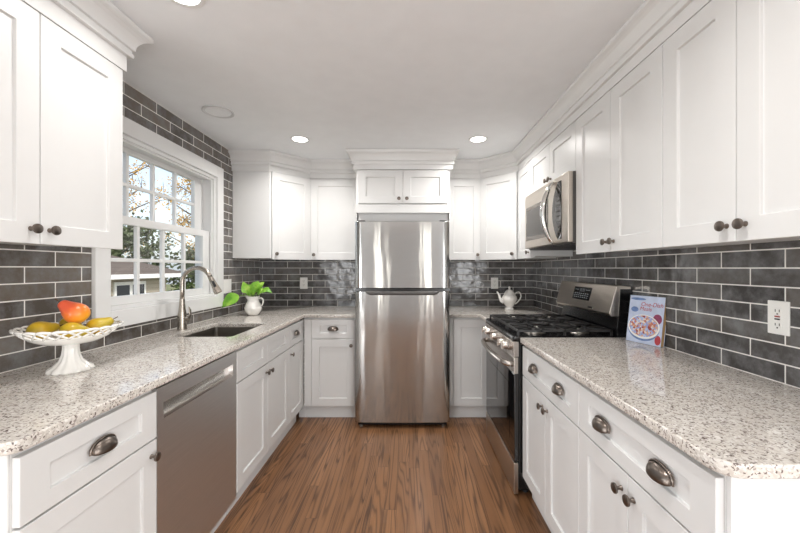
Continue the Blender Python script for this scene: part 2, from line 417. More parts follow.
for k, (a, b, z0, z1) in enumerate(OP):
    m = MB()
    m.box(a-.06, a, YF, YF+.02, z0-.06, z1+.06); m.box(b, b+.06, YF, YF+.02, z0-.06, z1+.06); m.box(a, b, YF, YF+.02, z0-.06, z0); m.box(a, b, YF, YF+.02, z1, z1+.06)
    struct(m.build('window_%d' % (k+2), 'trim'))  # frame around an added lamp opening behind the camera

# ------------------------------------------------------------------ window
win = thing('window_1', 'white double hung window with divided panes above the sink', 'window', (XL, WY0, WZ0)); del win['category']; struct(win)
def rel(m): # mesh built in world coordinates, re-expressed in the window's frame
    bmesh.ops.translate(m.bm, verts=m.bm.verts, vec=(-XL, -WY0, -WZ0)); return m
m = MB(); c = .09
m.box(XL, XL+.022, WY0-c, WY0, WZ0-c, WZ1+c); m.box(XL, XL+.022, WY1, WY1+c, WZ0-c, WZ1+c)
m.box(XL, XL+.022, WY0, WY1, WZ1, WZ1+c); m.box(XL, XL+.022, WY0, WY1, WZ0-c, WZ0)
rel(m).build('casing', 'trim', win, bevel=.003)
m = MB(); j = .022
m.box(XL-.149, XL+.004, WY0, WY0+j, WZ0, WZ1); m.box(XL-.149, XL+.004, WY1-j, WY1, WZ0, WZ1)
m.box(XL-.149, XL+.004, WY0+j, WY1-j, WZ1-j, WZ1); m.box(XL-.149, XL+.004, WY0+j, WY1-j, WZ0, WZ0+j)
for zz in (WY0+j, WY1-j-.012): m.box(XL-.1, XL-.085, zz, zz+.012, WZ0+j, WZ1-j)
m.box(XL-.025, XL-.01, WY1-j-.012, WY1-j, WZ0+j, WZ1-j); m.box(XL-.025, XL-.01, WY0+j, WY0+j+.012, WZ0+j, WZ1-j)
m.box(XL-.025, XL-.01, WY0+j, WY1-j, WZ1-j-.012, WZ1-j)
rel(m).build('window_frame', 'trim', win, bevel=.002)
def sash(name, x, z0, z1, gz0, gz1):
    y0, y1 = WY0+j+.002, WY1-j-.002; g0, g1 = 1.885, 2.752
    m = MB(); t = .03
    m.box(x-t, x, y0, g0, z0, z1); m.box(x-t, x, g1, y1, z0, z1); m.box(x-t, x, g0, g1, z0, gz0); m.box(x-t, x, g0, g1, gz1, z1)
    for k in range(1, 4):
        y = g0+(g1-g0)*k/4; m.box(x-t+.005, x-.004, y-.011, y+.011, gz0, gz1)
    z = (gz0+gz1)/2; m.box(x-t+.006, x-.005, g0, g1, z-.010, z+.010)
    s_ = rel(m).build(name, 'trim', win, bevel=.002)
    rel(MB().box(x-t/2-.002, x-t/2+.002, g0-.005, g1+.005, gz0-.005, gz1+.005)).build('pane', 'glass', s_)
    return s_
sash('lower_sash', XL-.03, WZ0+j, 1.602, 1.158, 1.555)
sash('upper_sash', XL-.093, 1.57, WZ1-j, 1.612, 1.980)

# ------------------------------------------------------------------ hardware
def make_knob(parent, x, y, z):
    m = MB().lathe([(0, 0), (.008, 0), (.0075, .003), (.0052, .006), (.0052, .014), (.0085, .017), (.0150, .0195), (.0160, .0225), (.0150, .026), (.009, .0285), (0, .0295)], (x, y, z), 20, 'y')
    return m.build('knob', 'pewter', parent, smooth=50)
def make_cup(parent, x, y, z):
    m = MB(); a, h, d = .0415, .029, .024; nu, nv = 20, 8; rows = []
    for i in range(nu+1):
        ph = PI*i/nu; rows.append([m.bm.verts.new((x+a*math.cos(ph), y-.001-d*math.sin(ph)**.8*math.sin(ps), z+h*(math.sin(ph)**.7)*math.cos(ps))) for ps in [math.radians(104)*k/nv for k in range(nv+1)]])
    for A, B in zip(rows, rows[1:]):
        for k in range(nv):
            try: m.bm.faces.new((A[k], A[k+1], B[k+1], B[k]))
            except ValueError: pass
    bmesh.ops.remove_doubles(m.bm, verts=m.bm.verts, dist=.0002)
    # flange against the drawer front
    pts = [(x+(a+.003)*math.cos(PI*i/24), y-.0018, z+(h+.003)*(math.sin(PI*i/24)**.7)) for i in range(25)]
    m.tube(pts, .0022, 6)
    return m.build('cup_pull', 'pewter', parent, smooth=60, solid=.0022)

def front(parent, kind, x0, x1, z0, z1, knob=None, cups=(), rx=.066, rz=None, name=None, y=0):
    g = .0016
    if rz is None: rz = .066 if kind == 'door' else .049; rx = rx if kind == 'door' or rx < .06 else .072
    o = MB().shaker(x0+g, x1-g, z0+g, z1-g, rx, rz, y).build(name or kind, 'cab', parent, bevel=.0012, seg=1)
    if knob: make_knob(o, knob[0], y-.02, knob[1])
    for cx in cups: make_cup(o, cx, y-.02, (z0+z1)/2-.008)
    return o

# ------------------------------------------------------------------ base cabinets (local frame: front faces -y, width along +x)
RX, LX = .65, -.912      # door front planes
def base_cab(label, loc, rz, w, depth, hollow=False, group='white shaker base cabinets', toe=.055):
    t = thing('base_cabinet', label, 'cabinet', loc, rz, group); m = MB(); top = CB-.001
    if hollow:
        for a in (0, w-.018): m.box(a, a+.018, 0, depth, .114, top)
        m.box(.018, w-.018, 0, depth, .114, .13); m.box(.018, w-.018, depth-.008, depth, .13, top)
        m.box(.018, w-.018, 0, .018, .84, top)
    else: m.box(0, w, 0, depth, .114, top)
    m.build('body', 'cab', t, bevel=.001, seg=1)
    MB().box(.001, w-.001, toe-.02, toe-.005, 0, .113).build('toe_kick', 'cab', t)
    return t
dR, dL = XR-.004-(RX+.02), (LX-.02)-(XL+.004)
# right run; local x grows towards the camera
Y_A, Y_B, Y_E = 2.062, 1.378, .762
t = base_cab('white base cabinet with two doors and one wide two-pull drawer, beside the gas range', (RX+.02, Y_A, 0), -PI/2, Y_A-Y_B, dR)
w = Y_A-Y_B
front(t, 'drawer', 0, w, .70, .868, cups=(w*.27, w*.73)); front(t, 'door', 0, w/2, .118, .697, knob=(w/2-.03, .64)); front(t, 'door', w/2, w, .118, .697, knob=(w/2+.03, .64))
t = base_cab('white base cabinet at the near end of the right run, with the largest cup pulls', (RX+.02, Y_B, 0), -PI/2, Y_B-Y_E, dR)
w = Y_B-Y_E
front(t, 'drawer', 0, w, .70, .868, cups=(w*.27, w*.73)); front(t, 'door', 0, w/2, .118, .697, knob=(w/2-.03, .64)); front(t, 'door', w/2, w, .118, .697, knob=(w/2+.03, .64))
MB().box(w+.0005, w+.012, .001, .045, .114, CB-.002).box(w+.0005, w+.012, dR-.06, dR, .114, CB-.002).box(w+.0005, w+.003, .045, dR-.06, .114, CB-.002).build('end_panel', 'cab', t, bevel=.001, seg=1)
# left run; local x grows away from the camera
Y0, Y1, Y2, Y3, Y4 = .842, 1.303, 1.909, 2.741, 3.085
t = base_cab('white base cabinet with one cup-pull drawer over one door, near the camera beside the dishwasher', (LX-.02, Y0, 0), PI/2, Y1-Y0, dL)
w = Y1-Y0; front(t, 'drawer', 0, w, .70, .868, cups=(w/2,)); front(t, 'door', 0, w, .118, .697, knob=(w-.03, .645))
MB().box(-.006, -.0005, .001, .045, .114, CB-.002).box(-.003, -.0005, .045, dL, .114, CB-.002).build('end_panel', 'cab', t, bevel=.001, seg=1)
t = base_cab('white sink base cabinet with two plain false drawer fronts, between the dishwasher and the corner', (LX-.02, Y2, 0), PI/2, Y3-Y2, dL, hollow=True)
w = Y3-Y2; front(t, 'drawer', 0, w/2, .70, .868, name='false_drawer_front'); front(t, 'drawer', w/2, w, .70, .868, name='false_drawer_front')
front(t, 'door', 0, w/2, .118, .697, knob=(w/2-.03, .645)); front(t, 'door', w/2, w, .118, .697, knob=(w/2+.03, .645))
t = base_cab('narrow white base cabinet with a small cup-pull drawer, next to the left inside corner', (LX-.02, Y3+.001, 0), PI/2, Y4-Y3-.001, dL)
w = Y4-Y3-.001; front(t, 'drawer', 0, w, .70, .868, cups=(w/2,), rx=.055); front(t, 'door', 0, w, .118, .697, knob=(.035, .645), rx=.055)
# corner (blind) and back run
YBF = 3.11   # door front plane of the back run
t = base_cab('white back base cabinet with drawer and door, between the left corner and the refrigerator', (LX+.002, YBF+.02, 0), 0, -.465-LX-.002, YB-.004-YBF-.02)
MB().box(-.056, 0, .035, .05, 0, .113).build('toe_kick', 'cab', t)
front(t, 'drawer', .066, -.470-LX, .70, .868, cups=((.066-.470-LX)/2,)); front(t, 'door', .066, -.470-LX, .118, .697, knob=(-.50-LX, .645))
MB().box(.003, .064, -.014, -.0005, .118, .868).build('filler_strip', 'cab', t, bevel=.001, seg=1)
MB().box(LX-.012, LX-.002, Y4+.001, YBF+.018, .118, .868).build('tmp', 'cab').name = 'corner_filler'
o = bpy.data.objects['corner_filler']; tag(o, 'plain white filler strip in the left inside corner of the base cabinets', 'filler strip')
t = base_cab('white back base cabinet with one tall door and no drawer, right of the refrigerator', (.352, YBF+.02, 0), 0, .30+.3, YB-.004-YBF-.02)
front(t, 'door', .03, .345, .118, .868); MB().box(.002, .028, -.014, -.0005, .118, .868).build('filler_strip', 'cab', t, bevel=.001, seg=1)

# ------------------------------------------------------------------ worktops
o1 = rounded([(XL+.002, .815), (EDGE_L, .815), (EDGE_L, 3.092), (-.458, 3.092), (-.458, YB-.002), (XL+.002, YB-.002)], [0, .035, 0, .006, 0, 0])
SX0, SX1, SY0, SY1 = -1.40, -1.03, 2.085, 2.60
hole = rounded([(SX0, SY0), (SX0, SY1), (SX1, SY1), (SX1, SY0)], [.03]*4, 4)
o = slab('worktop', o1, [hole], CB, CT, 'granite'); tag(o, 'speckled granite worktop of the left side with the sink cut into it', 'countertop', 'granite worktops')
o2 = rounded([(EDGE_R, .728), (XR-.002, .728), (XR-.002, 2.063), (EDGE_R, 2.063)], [.05, 0, 0, .004])
o = slab('worktop', o2, [], CB, CT, 'granite'); tag(o, 'speckled granite worktop of the right side in front of the range, holding the cookbook', 'countertop', 'granite worktops')
o3 = [(.350, 3.092), (.61, 3.092), (.61, 2.84), (XR-.002, 2.84), (XR-.002, YB-.002), (.350, YB-.002)]
o = slab('worktop', o3, [], CB, CT, 'granite'); tag(o, 'speckled granite worktop in the far right corner under the teapot', 'countertop', 'granite worktops')
t = thing('base_cabinet', 'white corner base cabinet hidden behind the range at far right', 'cabinet', (.955, 2.84, 0), 0, 'white shaker base cabinets')
MB().box(.0, .33, .001, .285, .0, CB-.001).build('body', 'cab', t)

# ------------------------------------------------------------------ sink and faucet
t = thing('kitchen_sink', 'dark stainless undermount sink sunk into the left worktop', 'sink', ((SX0+SX1)/2, (SY0+SY1)/2, .70))
hx, hy = (SX1-SX0)/2+.006, (SY1-SY0)/2+.006; m = MB()
loops = [(hx+.012, .1835), (hx+.0, .1835), (hx-.004, .02), (hx-.03, 0)]
rings = []
for ex, z in loops:
    e = ex-hx; R = rounded([(-hx-e, -hy-e), (hx+e, -hy-e), (hx+e, hy+e), (-hx-e, hy+e)], [.035]*4, 4)
    rings.append([m.bm.verts.new((p[0], p[1], z)) for p in R])
for A, B in zip(rings, rings[1:]):
    for k in range(len(A)): m.bm.faces.new((A[k], A[(k+1) % len(A)], B[(k+1) % len(A)], B[k]))
m.bm.faces.new(rings[-1])
m.build('bowl', 'steel_sink', t, smooth=50)
MB().lathe([(0, .002), (.03, .002), (.04, .004), (.045, .002)], (0, 0, 0), 24).build('drain', 'chrome', t, smooth=True)

t = thing('kitchen_faucet', 'brushed nickel pull-down gooseneck faucet behind the sink, in front of the window', 'faucet', (-1.465, 2.325, CT))
MB().lathe([(0, 0), (.029, 0), (.029, .006), (.027, .02), (.0265, .07), (.025, .10), (.02, .135), (.0165, .17), (.0145, .20), (0, .20)], (0, 0, 0), 28).build('body', 'nickel', t, smooth=50)
pts = [(0, 0, .19), (0, 0, .25), (0, 0, .30)]
for k in range(1, 15):
    a = PI - k*PI*.88/14; pts.append((.094+.094*math.cos(a), 0, .305+.094*math.sin(a)))
e = Vector(pts[-1]); dd = (Vector(pts[-1])-Vector(pts[-2])).normalized()
MB().tube(pts, .0138, 16).build('gooseneck', 'nickel', t, smooth='all')
q = [e, e+dd*.02, e+dd*.05, e+dd*.095, e+dd*.115]
MB().tube([tuple(v) for v in q], [.0138, .016, .018, .0235, .024], 18).build('spray_head', 'nickel', t, smooth=50)
c0 = e+dd*.055; side = Vector((0, -1, 0))
MB().tube([tuple(c0+side*.012-dd*.02+Vector((.006,0,.004))), tuple(c0+side*.014+dd*.02+Vector((.006,0,.004)))], .008, 10).build('spray_button', 'plastic', t, smooth='all')
MB().tube([(.018, .0, .075), (.045, 0, .075)], .013, 14).tube([(.044, 0, .068), (.052, 0, .095), (.050, 0, .125), (.043, 0, .15)], [.008, .013, .012, .004], 12, flat=.5).build('lever', 'nickel', t, smooth=50)

# ------------------------------------------------------------------ dishwasher
t = thing('dishwasher', 'stainless steel dishwasher with pocket handle under the left worktop', 'dishwasher', (LX, Y1+.003, 0), PI/2)
w = Y2-Y1-.006
MB().box(.004, w-.004, .03, .58, .10, .878).build('body', 'plastic', t)
m = MB(); zT = .872; zb, zp0, zp1 = .095, .752, .812
ya, yb = .002, .028
m.box(0, .035, ya, yb, zb, zT); m.box(w-.035, w, ya, yb, zb, zT); m.box(.035, w-.035, ya, yb, zb, zp0); m.box(.035, w-.035, ya, yb, zp1, zT)
m.build('door', 'steel_dark', t, bevel=0)
m = MB(); prof = [(ya+.0005, zp0), (ya+.012, zp0+.004), (ya+.022, zp0+.014), (ya+.026, zp0+.03), (ya+.026, zp1), (ya+.030, zp1), (ya+.030, zp0-.003), (ya+.0005, zp0-.003)]
m.prism(prof, .0351, w-.0351, 'x'); m.build('pocket_handle', 'steel', t, smooth=50)
MB().box(.002, w-.002, .055, .07, 0, .093).build('toe_kick', 'cab', t)

# ------------------------------------------------------------------ refrigerator
t = thing('refrigerator', 'stainless steel top-freezer refrigerator centred on the back wall', 'refrigerator', (-.055, 2.94, 0))
hw = .3875
MB().box(-hw+.006, hw-.006, .07, .70, .03, 1.68).build('body', 'greyp', t, bevel=.004)
def fridge_door(name, z0, z1):
    pts = []
    n = 30
    for k in range(n+1):
        x = -hw+2*hw*k/n; u = abs(x)/hw
        y = .008*u**2 + (.012*((u-.93)/.07)**2 if u > .93 else 0); pts.append((x, y))
    pts += [(hw, .068), (-hw, .068)]
    return MB().prism(pts, z0, z1).build(name, 'steel_fridge', t, smooth=50, bevel=.004)
fd = fridge_door('freezer_door', 1.146, 1.694); rd = fridge_door('refrigerator_door', .046, 1.122)
pts = [(-hw+.002+(2*hw-.004)*k/20, -.004+.008*((k-10)/10)**2) for k in range(21)]
MB().prism(pts+[(hw-.002, .06), (-hw+.002, .06)], 1.1225, 1.1455).build('door_gap_trim', 'black', t, smooth=50)
m = MB(); R = []
for x, z in [(-.31, 1.1225), (-.285, 1.098), (-.265, 1.090), (.265, 1.090), (.285, 1.098), (.31, 1.1225)]: R.append((x, z))
def curved_panel(m, R, off, th):
    # subdivide along x so that it follows the bowed door
    n = 24; top = 1.1225
    xs = [R[0][0]+(R[-1][0]-R[0][0])*k/n for k in range(n+1)]
    def low(x):
        for (a, za), (b, zb_) in zip(R, R[1:]):
            if a-1e-9 <= x <= b+1e-9: return za+(zb_-za)*(x-a)/(b-a)
        return top
    F = [[m.bm.verts.new((x, .008*(x/hw)**2-off, z)) for z in (top, (top+low(x))/2, low(x))] for x in xs]
    for A, B in zip(F, F[1:]):
        for k in range(2): m.bm.faces.new((A[k], A[k+1], B[k+1], B[k]))
curved_panel(m, R, .003, .003); bmesh.ops.remove_doubles(m.bm, verts=m.bm.verts, dist=.0001)
m.build('handle_scoop', 'greyp', t, smooth=True, solid=.004)
MB().prism([(-hw+.02, .05), (hw-.02, .05), (hw-.02, .075), (-hw+.02, .075)], .012, .0445).build('base_grille', 'black', t)
for sx in (-1, 1): MB().lathe([(0, .0), (.016, .0), (.016, .012), (.008, .014), (.008, .035), (0, .035)], (sx*(hw-.045), .06, 0), 14).build('foot', 'alu', t, smooth=40)
for sx in (-1, 1): MB().box(sx*(hw-.05)-.03, sx*(hw-.05)+.03, .03, .10, 1.6945, 1.706).build('hinge_cover', 'plastic' if sx > 0 else 'greyp', t, bevel=.003)
m = MB(); bx = .235
m.box(bx, bx+.085, .009, .0145, 1.644, 1.658); m.build('badge', 'chrome', fd, bevel=.001, rot=(0, 0, .085), loc=(0, -.0145, 0))

# ------------------------------------------------------------------ gas range (local: x 0 far .. .757 near, y 0 front plane)
t = thing('gas_range', 'stainless steel gas range with black grates and slanted control back, on the right', 'range', (.605, 2.829, 0), -PI/2)
w = .757
MB().box(.004, w-.004, .026, .665, .03, .889).build('body', 'black', t, bevel=.002)
for x in (.05, w-.05):
    for y in (.08, .6): MB().lathe([(0, 0), (.018, 0), (.015, .031), (0, .031)], (x, y, 0), 12).build('foot', 'plastic', t)
MB().box(.002, w-.002, 0, .025, .008, .188).build('drawer', 'steel_warm', t, bevel=.003)
d = MB().box(.002, w-.002, .002, .0255, .196, .70).build('oven_door', 'glassdark', t, bevel=.003)
MB().box(.002, w-.002, 0, .0255, .701, .797).build('door_rail', 'steel', d, bevel=.003)
MB().box(.10, w-.10, .0008, .0018, .29, .62).build('oven_window', 'glassdark', d)
n = 18; hp = [(.03+(w-.06)*k/n, -.020-.036*math.sin(PI*k/n)**.4, .752) for k in range(n+1)]
MB().tube([(.03, .0, .752)]+hp+[(w-.03, 0, .752)], .016, 12).build('handle', 'steel', d, smooth='all')
MB().prism([(.0, .800), (.028, .800), (.028, .888), (-.006, .888), (-.003, .86)], .002, w-.002, 'x').build('control_panel', 'steel', t, bevel=.002)
for k, x in enumerate((.085, .175, .37, .56, .655)):
    kb = MB().lathe([(0, 0), (.028, 0), (.028, .008), (.023, .011), (.021, .036), (.019, .040), (0, .040)], (x, -.002, .845), 20, 'y').build('knob', 'steel', t, smooth=40)
    MB().box(x-.004, x+.004, -.050, -.041, .823, .867).build('grip', 'steel', kb, bevel=.001)
# cooktop
ct = slab('cooktop', rounded([(.0, -.005), (w, -.005), (w, .60), (0, .60)], [.02, .02, 0, 0]), [], .8895, .918, 'black', .006, t)
CZ = .918
for gx0, gx1 in ((.02, .262), (.266, .491), (.495, .737)):
    m = MB(); a, b = .03, .575; zt = CZ+.034; th = .006
    def bar(x0, y0, x1, y1, z=zt):
        v = Vector((x1-x0, y1-y0, 0)); L = v.length; n_ = Vector((-v.y, v.x, 0)).normalized()*th
        p = [(x0+n_.x, y0+n_.y), (x1+n_.x, y1+n_.y), (x1-n_.x, y1-n_.y), (x0-n_.x, y0-n_.y)]
        m.prism(p, z-.013, z)
    bar(gx0+th, a, gx0+th, b); bar(gx1-th, a, gx1-th, b); bar(gx0, a, gx1, a); bar(gx0, b, gx1, b); bar(gx0, (a+b)/2, gx1, (a+b)/2)
    cx = (gx0+gx1)/2
    for cy in (a+(b-a)*.25, a+(b-a)*.75):
        for k in range(4):
            an = PI/4*(2*k); ex = cx+ (gx1-gx0)/2*math.cos(an); ey = cy+(b-a)/4*math.sin(an)
            bar(cx+.03*math.cos(an), cy+.03*math.sin(an), ex, ey)
        for sx, sy in ((1, 1), (1, -1), (-1, 1), (-1, -1)): bar(cx+sx*.035, cy+sy*.035, cx+sx*((gx1-gx0)/2-.01), cy+sy*(b-a)/4*.93)
    for lx in (gx0+.006, gx1-.006):
        for ly in (a, (a+b)/2, b): m.box(lx-.006, lx+.006, ly-.006, ly+.006, CZ-.001, zt-.012)
    m.build('grate', 'iron', t, bevel=.0015, seg=1)
for bx, by, r in ((.14, .165, .045), (.14, .44, .036), (.378, .30, .04), (.617, .165, .045), (.617, .44, .036)):
    bo = MB().lathe([(0, 0), (r+.022, 0), (r+.018, .004), (r+.002, .005), (r, .014), (0, .014)], (bx, by, CZ-.0005), 28).build('burner', 'alu', t, smooth=40)
    MB().lathe([(0, .014), (r-.004, .014), (r-.002, .018), (r-.006, .022), (0, .023)], (bx, by, CZ-.0005), 28).build('burner_cap', 'iron', bo, smooth=40)
# back guard
bgd = MB().prism([(.603, .89), (.67, .89), (.67, 1.03), (.603, 1.03), (.595, .96)], .006, w-.006, 'x').build('back_riser', 'black', t, bevel=.003)
bp = MB().prism([(.548, 1.048), (.560, 1.032), (.675, 1.032), (.675, 1.205), (.60, 1.212), (.592, 1.208)], .002, w-.002, 'x').build('control_back', 'steel_warm', t, bevel=.003)
MB().prism([(.60, 1.03), (.679, 1.03), (.679, 1.19), (.61, 1.19)], w-.0015, w+.003, 'x').build('end_cap', 'black', t)
# display on the slanted face: face runs (y,z) (.548,1.048)->(.592,1.208)
fd_ = Vector((.592-.548, 1.208-1.048)).normalized(); fn_ = Vector((-fd_.y, fd_.x))
def on_face(m, x0, x1, s0, s1, off, th):
    A = Vector((.548, 1.048))
    p = [A+fd_*s0+fn_*(off+th), A+fd_*s1+fn_*(off+th), A+fd_*s1+fn_*(off-.0005), A+fd_*s0+fn_*(off-.0005)]
    m.prism([(q.x, q.y) for q in p], x0, x1, 'x')
m = MB(); on_face(m, .255, .495, .052, .138, 0, .0012); n0 = len(m.bm.faces)
for k, x in enumerate((.34, .357, .378, .395)): # clock 7-segment digits and rows of key legends
    on_face(m, x, x+.010, .108, .110, .001, .0006); on_face(m, x, x+.010, .117, .119, .001, .0006); on_face(m, x, x+.010, .126, .128, .001, .0006); on_face(m, x+.0085, x+.010, .108, .128, .001, .0006)
for r_ in range(3):
    for k in range(7): on_face(m, .275+k*.029, .275+k*.029+.017, .066+r_*.013, .0695+r_*.013, .001, .0006)
for k in range(3):
    on_face(m, .275+k*.018, .285+k*.018, .118, .122, .001, .0006); on_face(m, .425+k*.018, .435+k*.018, .118, .122, .001, .0006)
m.bm.faces.ensure_lookup_table()
for f in m.bm.faces[n0:]: f.material_index = 1
m.build('display', ['display', 'digit'], bp)
m = MB(); on_face(m, .50, .56, .008, .020, 0, .0012); m.build('badge', 'chrome', bp)

# ------------------------------------------------------------------ upper cabinets
UB, UT = 1.392, 2.155
def upper(label, loc, rz, w, depth, z0=UB, z1=UT, group='white shaker wall cabinets', crownz=ZC-.06):
    t = thing('wall_cabinet', label, 'cabinet', (loc[0], loc[1], z0), rz, group)
    m = MB(); H = crownz-z0; k = .012
    m.box(0, w, 0, depth, k, H); m.box(0, w, 0, .02, 0, k)
    m.build('body', 'cab', t, bevel=.001, seg=1)
    return t
URX = .95; udR = XR-.003-(URX+.02)
H = UT-UB
def upper_pair(t, w, h, kz=.045, rx=.07, dz=0):
    front(t, 'door', 0, w/2, dz-.004, h, knob=(w/2-.03, kz), rx=rx); front(t, 'door', w/2, w, dz-.004, h, knob=(w/2+.03, kz), rx=rx)
YU = [3.14, 2.826, 2.05, 1.349, .743]
t = upper('white wall cabinet nearest the camera on the right wall, two doors with large knobs', (URX+.02, YU[3], 0), -PI/2, YU[3]-YU[4]-.001, udR); upper_pair(t, YU[3]-YU[4]-.001, H)
t = upper('white wall cabinet beside the microwave, above the range side of the right worktop', (URX+.02, YU[2], 0), -PI/2, YU[2]-YU[3]-.001, udR); upper_pair(t, YU[2]-YU[3]-.001, H)
t = upper('short white wall cabinet with two small doors directly above the microwave', (URX+.02, YU[1], 0), -PI/2, YU[1]-YU[2]-.001, udR, z0=1.873); upper_pair(t, YU[1]-YU[2]-.001, UT-1.873, kz=.035, rx=.06)
t = upper('very narrow white wall cabinet between the microwave and the far right corner', (URX+.02, YU[0], 0), -PI/2, YU[0]-YU[1]-.001, udR)
front(t, 'door', .0, YU[0]-YU[1]-.001, -.004, H, knob=(YU[0]-YU[1]-.03, .045), rx=.055)
# left wall
ULX = -1.197; udL = (ULX-.02)-(XL+.003); UTL = 2.14
t = upper('white two-door wall cabinet on the left wall before the window', (ULX-.02, .83, 0), PI/2, 1.508-.83, udL); upper_pair(t, 1.508-.83, UTL-UB)
# back wall: corner cabinets with a diagonal door
YUB = 3.41
def corner_upper(label, sgn, wallx):
    # pentagon seen in plan, sgn +1: left corner, -1: right corner
    x = lambda d: wallx+sgn*d
    t = thing('wall_cabinet', label, 'cabinet', (x(.003), YB-.003, UB), 0, 'white shaker wall cabinets')
    o = Vector((x(.003), YB-.003))
    P = [(x(.003), YB-.003), (x(.003), 3.145), (x(.345-.015), 3.145), (x(.61), 3.425), (x(.61), YB-.003)]
    L = [(p[0]-o.x, p[1]-o.y) for p in P]
    if sgn < 0: L = L[::-1]
    m = MB(); m.prism(L, 0.006, ZC-.06-UB); m.build('body', 'cab', t, bevel=.001, seg=1)
    a = Vector((x(.33), 3.145)); b = Vector((x(.61), 3.425))
    if sgn < 0: a, b = b, a
    ang = math.atan2((b-a).y, (b-a).x); Lw = (b-a).length
    sub = MB().shaker(.012, Lw-.012, -.004, H-.0016, .066, .066, -.0005)
    d = sub.build('door', 'cab', t, bevel=.0012, seg=1, loc=(a.x-o.x, a.y-o.y, 0), rot=(0, 0, ang))
    make_knob(d, .045 if sgn > 0 else Lw-.045, -.0205, .045)
    return t
corner_upper('white corner wall cabinet with a diagonal door in the far left corner, above the plant', 1, XL)
corner_upper('white corner wall cabinet with a diagonal door in the far right corner, above the teapot', -1, XR)
x0 = XL+.612; w = -.462-x0
t = upper('white single-door wall cabinet left of the refrigerator, on the back wall', (x0, YUB+.02, 0), 0, w, YB-.003-YUB-.02); front(t, 'door', 0, w, -.004, H, knob=(.035, .045))
x0 = .357; w = XR-.612-x0
t = upper('narrow white wall cabinet right of the refrigerator, on the back wall', (x0, YUB+.02, 0), 0, w, YB-.003-YUB-.02); front(t, 'door', 0, w, -.004, H, knob=(w-.032, .045))
# over the refrigerator
t = thing('wall_cabinet', 'deep white cabinet with two small doors above the refrigerator', 'cabinet', (-.46, 3.13, 1.79), 0, 'white shaker wall cabinets')
w = .815
MB().box(0, w, 0, .605, 0, ZC-.06-1.79).box(0.0, .018, .03, .605, -.085, -.0005).box(w-.018, w, .03, .605, -.085, -.0005).build('body', 'cab', t, bevel=.001, seg=1)
MB().box(.003, w-.003, .03, .05, -.07, -.0005).box(.018, w-.018, .02, .03, -.012, -.0005).build('bottom_rail', 'cab', t, bevel=.001, seg=1)
MB().box(.0, w, -.012, -.0005, 0, .075).build('lower_rail', 'cab', t, bevel=.001, seg=1)
front(t, 'door', .02, w/2, .08, 2.16-1.79, knob=(w/2-.034, .12), rx=.066, rz=.06); front(t, 'door', w/2, w-.02, .08, 2.16-1.79, knob=(w/2+.034, .12), rx=.066, rz=.06)

# crown moulding
def crown_prof(zf, f=.004, s=1.0):
    zc = ZC-.0008; b = zc-.118
    P = [(0, 0), (.016, 0), (.018, .006), (.018, .016), (.013, .019), (.013, .030), (.022, .033), (.022, .040), (.024, .052), (.030, .066), (.040, .080), (.052, .089), (.060, .092), (.066, .096), (.068, .104), (.064, .118)]
    return [(.001, zf), (f, zf)]+[(f+d*s, b+z) for d, z in P]+[(.001, zc)]
def crown(name, path, zf, f=.004, s=1.0): return struct(MB().sweep(path, crown_prof(zf, f, s)).build(name, 'trim', smooth=14))
crown('trim_1', [(XL+.002, .828), (ULX-.012, .828), (ULX-.012, 1.51), (XL+.002, 1.51)][:], UTL+.002, .014)
crown('trim_2', [(XL+.002, 3.143), (-1.217, 3.143), (-.940, 3.417), (-.462, 3.417)], UT+.002, .012, .9)
crown('trim_3', [(-.462, 3.41), (-.462, 3.128), (.357, 3.128), (.357, 3.41)], 2.164, .020, .8)
crown('trim_4', [(.357, 3.417), (XR-.613, 3.417), (.962, 3.143), (.962, .742), (XR-.002, .742)], UT+.002, .012, .9)

# ------------------------------------------------------------------ microwave
t = thing('microwave', 'stainless over-the-range microwave with bowed chrome handle', 'microwave', (.91, 2.824, 1.456), -PI/2)
w = .765
MB().box(.002, w-.002, .03, XR-.004-.91, .0, .412).build('body', 'greyp', t, bevel=.002)
MB().box(.012, w-.012, .035, .36, -.006, -.0005).build('vent_grille', 'plastic', t)
d = MB().box(0, w-.001, 0, .0295, .006, .412).build('door', 'steel_warm', t, bevel=.004)
MB().box(.03, .47, -.002, -.0003, .062, .315).build('door_window', 'smoke', d, bevel=.0008)
MB().box(.052, .43, -.0032, -.0022, .09, .285).build('window_screen', 'greyp', d)
p = [(.625-.085*math.sin(PI*k/12)**.8, .030+.350*k/12) for k in range(13)]+[(.675, .38), (.675, .03)]
m = MB().prism([(a, b) for a, b in p], -.0022, -.0003, 'y')
for r_ in range(8):
    for k in range(2): m.box(.615+k*.022, .630+k*.022, -.0030, -.0023, .07+r_*.032, .082+r_*.032, mi=1)
m.build('keypad', ['glassdark', 'greyp'], d)
n = 20; hp = [(.565, -.004-.066*math.sin(PI*k/n)**.75, .008+.385*k/n) for k in range(n+1)]
MB().tube(hp, [.010+.009*math.sin(PI*k/n) for k in range(n+1)], 12).build('handle', 'chrome', d, smooth='all')

